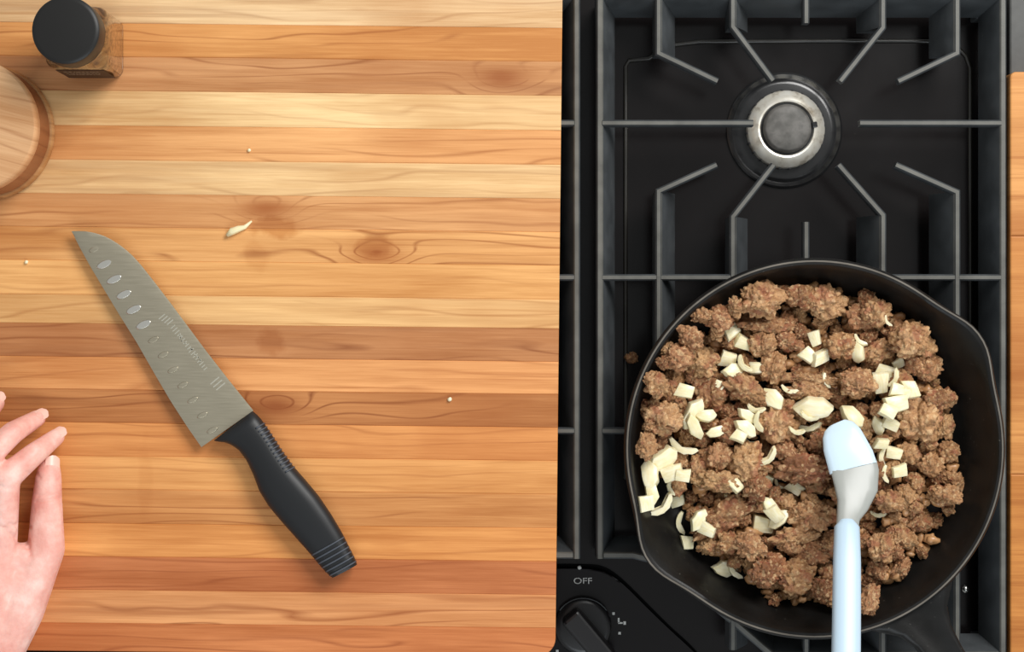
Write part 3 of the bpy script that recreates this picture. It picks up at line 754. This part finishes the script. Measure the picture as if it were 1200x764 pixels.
# hollows along the edge
ax = (at(297, 481, 0) - at(130, 281, 0)).normalized()       # along the spine
for i in range(13):
    t = i / 12; px = 110 + t * 138; py = 292 + t * 212
    big = 1.0 if 1 <= i <= 5 else .72
    c = at(px + 1, py, ZB)
    bm = bmesh.new(); bmesh.ops.create_uvsphere(bm, u_segments=16, v_segments=6, radius=1)
    d = Vector((math.cos(R_(25)), math.sin(R_(25)), 0)); e = Vector((-d.y, d.x, 0))
    for v_ in bm.verts:
        q = v_.co.copy(); dip = -(1 - q.x ** 2 - q.y ** 2) * .0001
        v_.co = c + d * q.x * .0055 * big + e * q.y * .0024 * big + Vector((0, 0, .00085 + (.00022 * (abs(q.z)) if q.z > 0 else 0) + dip))
    finish(bm, 'hollow', M_DIMPLE if i in (1, 2, 3, 4, 5) else M_STEEL, blade, True)
# etched marks beside the spine, too worn to read
random.seed(5); bm = bmesh.new()
def stroke(cx, cy, along, across, ang_=0.0):
    a_ = math.atan2(ax.y, ax.x) + ang_; box(bm, at(cx, cy, ZB) + Vector((0, 0, .00112)), (along * PX, across * PX, .00008), 0, a_)
for q in range(4):
    stroke(193 + q * 3.2 - 3, 371 + q * 2.2, 1.3, 9)
    if q < 3: stroke(252 + q * 3.4, 446 + q * 3.4, 1.4, 13)
for q in range(17):
    t = q / 16; cx, cy = 203 + t * 38, 383 + t * 49
    stroke(cx, cy, 1.1, random.uniform(5, 7.5)); 
    if random.random() < .7: stroke(cx + random.uniform(-2, 2), cy + random.uniform(-2, 2), 3, 1.1, random.uniform(-.4, .4))
finish(bm, 'etching', M_ETCH, blade)
# handle
right = [(297, 481), (307, 492), (318, 508), (330, 527), (343, 545), (358, 562), (373, 580), (388, 602), (401, 624), (411, 644), (417, 656), (419, 661)]
left = [(250, 517), (266, 518.5), (279, 526), (289, 539), (297, 556), (304, 575), (315, 593), (330, 611), (346, 629), (363, 648), (377, 665), (389, 677)]
rr_ = resample([at(x, y, .035) for x, y in right], 34); ll_ = resample([at(x, y, .035) for x, y in left], 34)
def hz(t): return .0068 + .0022 * math.sin(min(1, t * 1.1) * math.pi) + .0005
bm = bmesh.new(); rings = []
for i in range(34):
    t = i / 33; c = (rr_[i] + ll_[i]) / 2; hw = (rr_[i] - ll_[i]).length / 2; d = (rr_[i] - ll_[i]).normalized()
    ht = hz(t) * (.55 if i == 0 else 1); pinch = 1 if i not in (0, 33) else .97
    if i == 33: ht *= .8
    c = Vector((c.x, c.y, Z_BOARD + .0087)); ring = []
    for k in range(20):
        an = 2 * math.pi * k / 20; ca, sa = math.cos(an), math.sin(an)
        ring.append(bm.verts.new(c + d * hw * pinch * math.copysign(abs(ca) ** .72, ca) + Vector((0, 0, ht * .95 * math.copysign(abs(sa) ** .8, sa)))))
    rings.append(ring)
for A, B in zip(rings, rings[1:]):
    for k in range(20): bm.faces.new((A[k], A[(k + 1) % 20], B[(k + 1) % 20], B[k]))
bm.faces.new(rings[0]); bm.faces.new(rings[-1][::-1])
hnd = auto_smooth(finish(bm, 'handle', M_HANDLE, kn), 50)
def rib(name, i_list, k0, k1, out=.0003, r=.0006):
    bm = bmesh.new()
    for fi in i_list:
        i = int(fi); f_ = fi - i; pts = []
        t = fi / 33; rv = rr_[i].lerp(rr_[min(33, i + 1)], f_); lv = ll_[i].lerp(ll_[min(33, i + 1)], f_)
        c = (rv + lv) / 2; hw = (rv - lv).length / 2 + out; d = (rv - lv).normalized(); c = Vector((c.x, c.y, Z_BOARD + .0087)); ht = hz(t) * .95 + out
        for k in range(9):
            an = k0 + (k1 - k0) * k / 8; ca, sa = math.cos(an), math.sin(an)
            pts.append(c + d * hw * math.copysign(abs(ca) ** .72, ca) + Vector((0, 0, ht * math.copysign(abs(sa) ** .8, sa))))
        tube(bm, pts, r, 6)
    finish(bm, name, M_RIB, hnd, True)
rib('grip_ribs', [3 + .78 * k for k in range(13)], R_(5), R_(62))
rib('end_ribs', [27.6 + .95 * k for k in range(6)], R_(15), R_(150))

# ------------------------------------------------------------------ spice jar
jc = at(111, 58, Z_BOARD); jar = tag(empty('spice_jar', tuple(jc)), 'square glass spice jar with round black cap behind the wooden salt box', 'jar')
def rrect(h, r, n=6):
    out = []
    for sx, sy, a0 in ((1, 1, 0), (-1, 1, 90), (-1, -1, 180), (1, -1, 270)):
        for k in range(n + 1):
            a = R_(a0 + 90 * k / n); out.append((sx * (h - r) + r * math.cos(a), sy * (h - r) + r * math.sin(a)))
    return out
def stack(bm, levels, closed=False):
    rings = [[bm.verts.new((x, y, z)) for x, y in rrect(h, r)] for h, r, z in levels]
    m = len(rings[0])
    for A, B in zip(rings, rings[1:]):
        for k in range(m): bm.faces.new((A[k], A[(k + 1) % m], B[(k + 1) % m], B[k]))
    bm.faces.new(rings[0][::-1]); bm.faces.new(rings[-1])
M_GLASS = NT('clear_jar_glass').set(color=(.99, .985, .97, 1), rough=.03, trans=1.0, ior=1.45).m
nt = NT('ground_spice'); _P = nt.n('ShaderNodeTexCoord').outputs['Object']
nt.set(color=nt.ramp(nt.noise(_P, 420, 3), [(.35, rgb(120, 78, 40)), (.55, rgb(190, 132, 74)), (.75, rgb(214, 168, 108))]), rough=.85); M_SPICE = nt.m
HS = .0198
bm = bmesh.new(); stack(bm, [(HS - .002, .005, .0004), (HS, .006, .0024), (HS, .006, .058), (HS - .0012, .006, .0635), (HS - .005, .0085, .0675), (.0135, .0134, .0695)])
auto_smooth(finish(bm, 'glass_body', M_GLASS, jar, world=False), 50)
bm = bmesh.new(); stack(bm, [(HS - .0035, .0045, .0034), (HS - .0022, .005, .0046), (HS - .0022, .005, .0475), (HS - .0045, .005, .0490)])
finish(bm, 'spice', M_SPICE, jar, True, world=False)
M_LABEL = NT('dark_brown_label'); _P = M_LABEL.n('ShaderNodeTexCoord').outputs['Object']
M_LABEL.set(color=rgb(66, 42, 28), rough=.6, spec=.2); M_LABEL = M_LABEL.m
bm = bmesh.new(); box(bm, Vector((0, -HS - .0002, .028)), (.031, .0004, .040)); lab = finish(bm, 'label', M_LABEL, jar, world=False)
bm = bmesh.new(); random.seed(2)
for k in range(3):
    x = -.011
    while x < .010:
        wv = random.uniform(.0006, .0022); box(bm, Vector((x, -HS - .0005, .040 - k * .0065)), (wv, .0002, .0026)); x += wv + .0008
finish(bm, 'label_print', plain('faint_label_ink', rgb(120, 100, 78), .6), lab, world=False)
bm = bmesh.new(); lathe(bm, [(0, .0905), (.0185, .0905), (.0203, .0901), (.0213, .0892), (.0216, .0878), (.0216, .0715), (.021, .0700), (0, .0700)], 64)
auto_smooth(finish(bm, 'cap', M_CAPBLK, jar, world=False), 30)

# ------------------------------------------------------------------ wooden salt box
bxp = Vector((-.354, .1306, Z_BOARD)); sb = tag(empty('salt_box', tuple(bxp), R_(-14)), 'round turned wooden box at the left edge beside the spice jar', 'box')
def turned(name, prof, col):
    bm = bmesh.new(); lathe(bm, prof, 72)
    o = auto_smooth(finish(bm, name, M_WOOD_PLAIN, sb, world=False), 40)
    o.color = rgb(*col); o['streak'] = .75; o['mineral'] = .35; o['knot_x'] = 50.0; o['knot_y'] = 0.0; return o
turned('body', [(0, .0076), (.0420, .0076), (.0430, .0085), (.0438, .0105), (.0442, .036), (.0440, .0372), (0, .0372)], (170, 108, 64))
turned('foot_ring', [(0, .0004), (.0435, .0004), (.0452, .0015), (.0458, .0035), (.0455, .0055), (.0445, .0070), (.0425, .0075), (0, .0075)], (206, 148, 92))
turned('lid', [(0, .0376), (.0434, .0376), (.0440, .0384), (.0442, .047), (.0437, .0492), (.0426, .0502), (0, .0502)], (236, 182, 130))

# ------------------------------------------------------------------ the cook's left hand
def skin_mat():
    n = NT('warm_skin'); P = n.n('ShaderNodeTexCoord').outputs['Object']
    a = n.noise(P, 55, 4, .6); b = n.noise(P, 480, 3)
    c = n.ramp(a, [(.30, rgb(226, 154, 140)), (.5, rgb(240, 182, 168)), (.70, rgb(250, 210, 198))])
    n.set(color=c, rough=.48, spec=.4, sss=.12, sss_scale=.006); n.put(n.b.inputs['Subsurface Radius'], (1.0, .35, .22))
    n.bump(n.math('ADD', b, n.math('MULTIPLY', n.noise(P, 140, 3), .7)), .22, .0012); return n.m
M_SKIN = skin_mat()
M_NAIL = plain('pale_nail', rgb(243, 196, 180), .32)
J = dict(
    index=[(-2, 640, .058, 12.5), (7, 560, .066, 9.4), (40, 532, .054, 7.7), (66, 512, .0385, 5.8)],
    middle=[(-32, 638, .062, 12.5), (-26, 545, .074, 9.2), (15, 507, .058, 7.7), (44, 490, .0385, 5.8)],
    ring=[(-60, 648, .058, 12), (-66, 556, .072, 9.5), (-28, 498, .056, 8), (-5, 472, .0385, 6.2)],
    little=[(-84, 666, .052, 11), (-98, 590, .062, 8.3), (-72, 540, .050, 7), (-54, 512, .037, 5.6)],
    thumb=[(22, 712, .047, 17.5), (54, 643, .046, 12.6), (55, 588, .044, 10.2), (57, 556, .041, 8.6), (58, 547, .0395, 7.2)])
chains = list(J.values()) + [
    [(-2, 640, .058, 12.5), (-22, 770, .052, 21)], [(-32, 638, .060, 12.5), (-40, 770, .052, 22)], [(-60, 648, .057, 12), (-58, 770, .052, 21)], [(-84, 666, .052, 11), (-72, 770, .050, 19)],
    [(22, 712, .047, 17.5), (-14, 775, .050, 20)], [(-4, 655, .055, 11), (48, 655, .046, 11)], [(2, 690, .052, 14), (40, 672, .047, 13)],
    [(-18, 770, .051, 21), (-48, 900, .055, 23)], [(-66, 770, .051, 20), (-110, 900, .055, 23)], [(-42, 770, .052, 22), (-80, 900, .056, 25)]]
bm = bmesh.new()
def capsule(bm, p, q, r0, r1, n=14):
    d = q - p; L_ = d.length; t = d.normalized(); s = t.orthogonal().normalized(); w_ = t.cross(s); rings = []
    prof = [(-r0 * math.cos(a), r0 * math.sin(a)) for a in [R_(x) for x in (20, 45, 70, 90)]] + [(L_ - r1 * math.cos(a), r1 * math.sin(a)) for a in [R_(x) for x in (90, 110, 135, 160)]]
    for x, r in prof: rings.append([bm.verts.new(p + t * x + r * (math.cos(2 * math.pi * k / n) * s + math.sin(2 * math.pi * k / n) * w_)) for k in range(n)])
    for A, B in zip(rings, rings[1:]):
        for k in range(n): bm.faces.new((A[k], A[(k + 1) % n], B[(k + 1) % n], B[k]))
    bm.faces.new(rings[0][::-1]); bm.faces.new(rings[-1])
for ch in chains:
    for a, b in zip(ch, ch[1:]): capsule(bm, at(*a[:3]), at(*b[:3]), a[3] / 1000, b[3] / 1000)
bmesh.ops.recalc_face_normals(bm, faces=bm.faces)
me = bpy.data.meshes.new('hand_core'); bm.to_mesh(me); bm.free()
tmpo = bpy.data.objects.new('hand_core', me); C.objects.link(tmpo)
md = tmpo.modifiers.new('r', 'REMESH'); md.mode = 'VOXEL'; md.voxel_size = .0011
md = tmpo.modifiers.new('s', 'SMOOTH'); md.factor = .5; md.iterations = 9
dg = bpy.context.evaluated_depsgraph_get(); dg.update()
hm = bpy.data.meshes.new_from_object(tmpo.evaluated_get(dg)); bpy.data.objects.remove(tmpo)
for p in hm.polygons: p.use_smooth = True
# skin folds: shallow creases across knuckles and in the web of the thumb
cre = [((43, 587), (68, 584), .0011), ((45, 581), (66, 579), .0008), ((14, 616), (34, 640), .0014), ((20, 611), (36, 618), .0012), ((34, 632), (38, 648), .0012), ((31, 545), (46, 560), .0006), ((-12, 560), (24, 570), .0006), ((4, 612), (20, 616), .0008)]
cs = [(np.array(at(*a, .05).xy), np.array(at(*b, .05).xy), d) for a, b, d in cre]
co = np.empty(len(hm.vertices) * 3); hm.vertices.foreach_get('co', co); co = co.reshape(-1, 3)
no = np.empty(len(hm.vertices) * 3); hm.vertices.foreach_get('normal', no); no = no.reshape(-1, 3)
for a, b, d in cs:
    ab = b - a; t = np.clip(((co[:, :2] - a) @ ab) / (ab @ ab), 0, 1); ds = np.linalg.norm(co[:, :2] - (a + t[:, None] * ab), axis=1)
    k = np.exp(-(ds / .0012) ** 2) * d * (no[:, 2] > .1)
    co -= no * k[:, None]
co[:, 2] = np.maximum(co[:, 2], Z_BOARD + .0003)
hm.vertices.foreach_set('co', co.ravel()); hm.update(); hm.materials.append(M_SKIN)
person = tag(empty('person', tuple(at(-30, 700, Z_BOARD))), "cook's bare left hand resting on the board, thumb and fingertips together", 'person')
hand = link('hand', hm, M_SKIN, person, world=True)
def nail(tip, prev, ln, wd, lift, roll):
    p, q = at(*tip[:3]), at(*prev[:3]); t = (p - q).normalized(); s = t.cross(Vector((0, 0, 1))).normalized(); up = s.cross(t)
    up, s = (up * math.cos(roll) + s * math.sin(roll)), (s * math.cos(roll) - up * math.sin(roll))
    r = tip[3] / 1000 * lift; bm = bmesh.new(); g = []
    for i in range(9):
        row = []; f_ = i / 8; wf = math.sqrt(max(.05, 1 - (2 * f_ - 1) ** 4))
        for k in range(7):
            a = (k / 6 - .5) * 1.5 * wf * wd
            row.append(bm.verts.new(p + t * (f_ - .35) * ln + r * (up * math.cos(a) + s * math.sin(a)) - up * .0012 * f_))
        g.append(row)
    for A, B in zip(g, g[1:]):
        for k in range(6): bm.faces.new((A[k], A[k + 1], B[k + 1], B[k]))
    o = finish(bm, 'fingernail', M_NAIL, hand, True); o['label'] = 'pale short fingernail'
nail(J['index'][-1], J['index'][-2], .0105, 1.0, 1.02, R_(-8)); nail(J['middle'][-1], J['middle'][-2], .0105, 1.0, 1.02, R_(-8)); nail(J['thumb'][-1], J['thumb'][2], .011, 1.0, 1.05, R_(35))
nail(J['ring'][-1], J['ring'][-2], .0105, 1.0, 1.02, 0)

# ------------------------------------------------------------------ scraps on the board
bm = bmesh.new(); tube(bm, [at(266, 276, Z_BOARD + .0022), at(272, 271, Z_BOARD + .0026), at(280, 268, Z_BOARD + .0024), at(287, 266, Z_BOARD + .0022), at(295, 259, Z_BOARD + .0017)], [.0012, .0026, .0022, .0015, .0006], 9)
tag(finish(bm, 'onion_shred', M_ONION, None, True), 'pale shred of onion lying on the wooden board above the knife', 'onion')
for (px, py, r, lb) in ((31, 307, 2.2, 'tiny pale crumb on the board left of the knife tip'), (527, 468, 2.6, 'tiny pale crumb on the board near its right edge'), (292, 176, 2.0, 'tiny pale crumb on the board between jar and grate')):
    bm = bmesh.new(); bmesh.ops.create_icosphere(bm, subdivisions=2, radius=1); c = at(px, py, Z_BOARD + r * PX * .6)
    for v_ in bm.verts: v_.co = c + v_.co * r * PX * (1 + .25 * noise.noise(v_.co * 2 + Vector((px, 0, 0))))
    tag(finish(bm, 'food_crumb', M_ONION, None, True), lb, 'crumb', None)
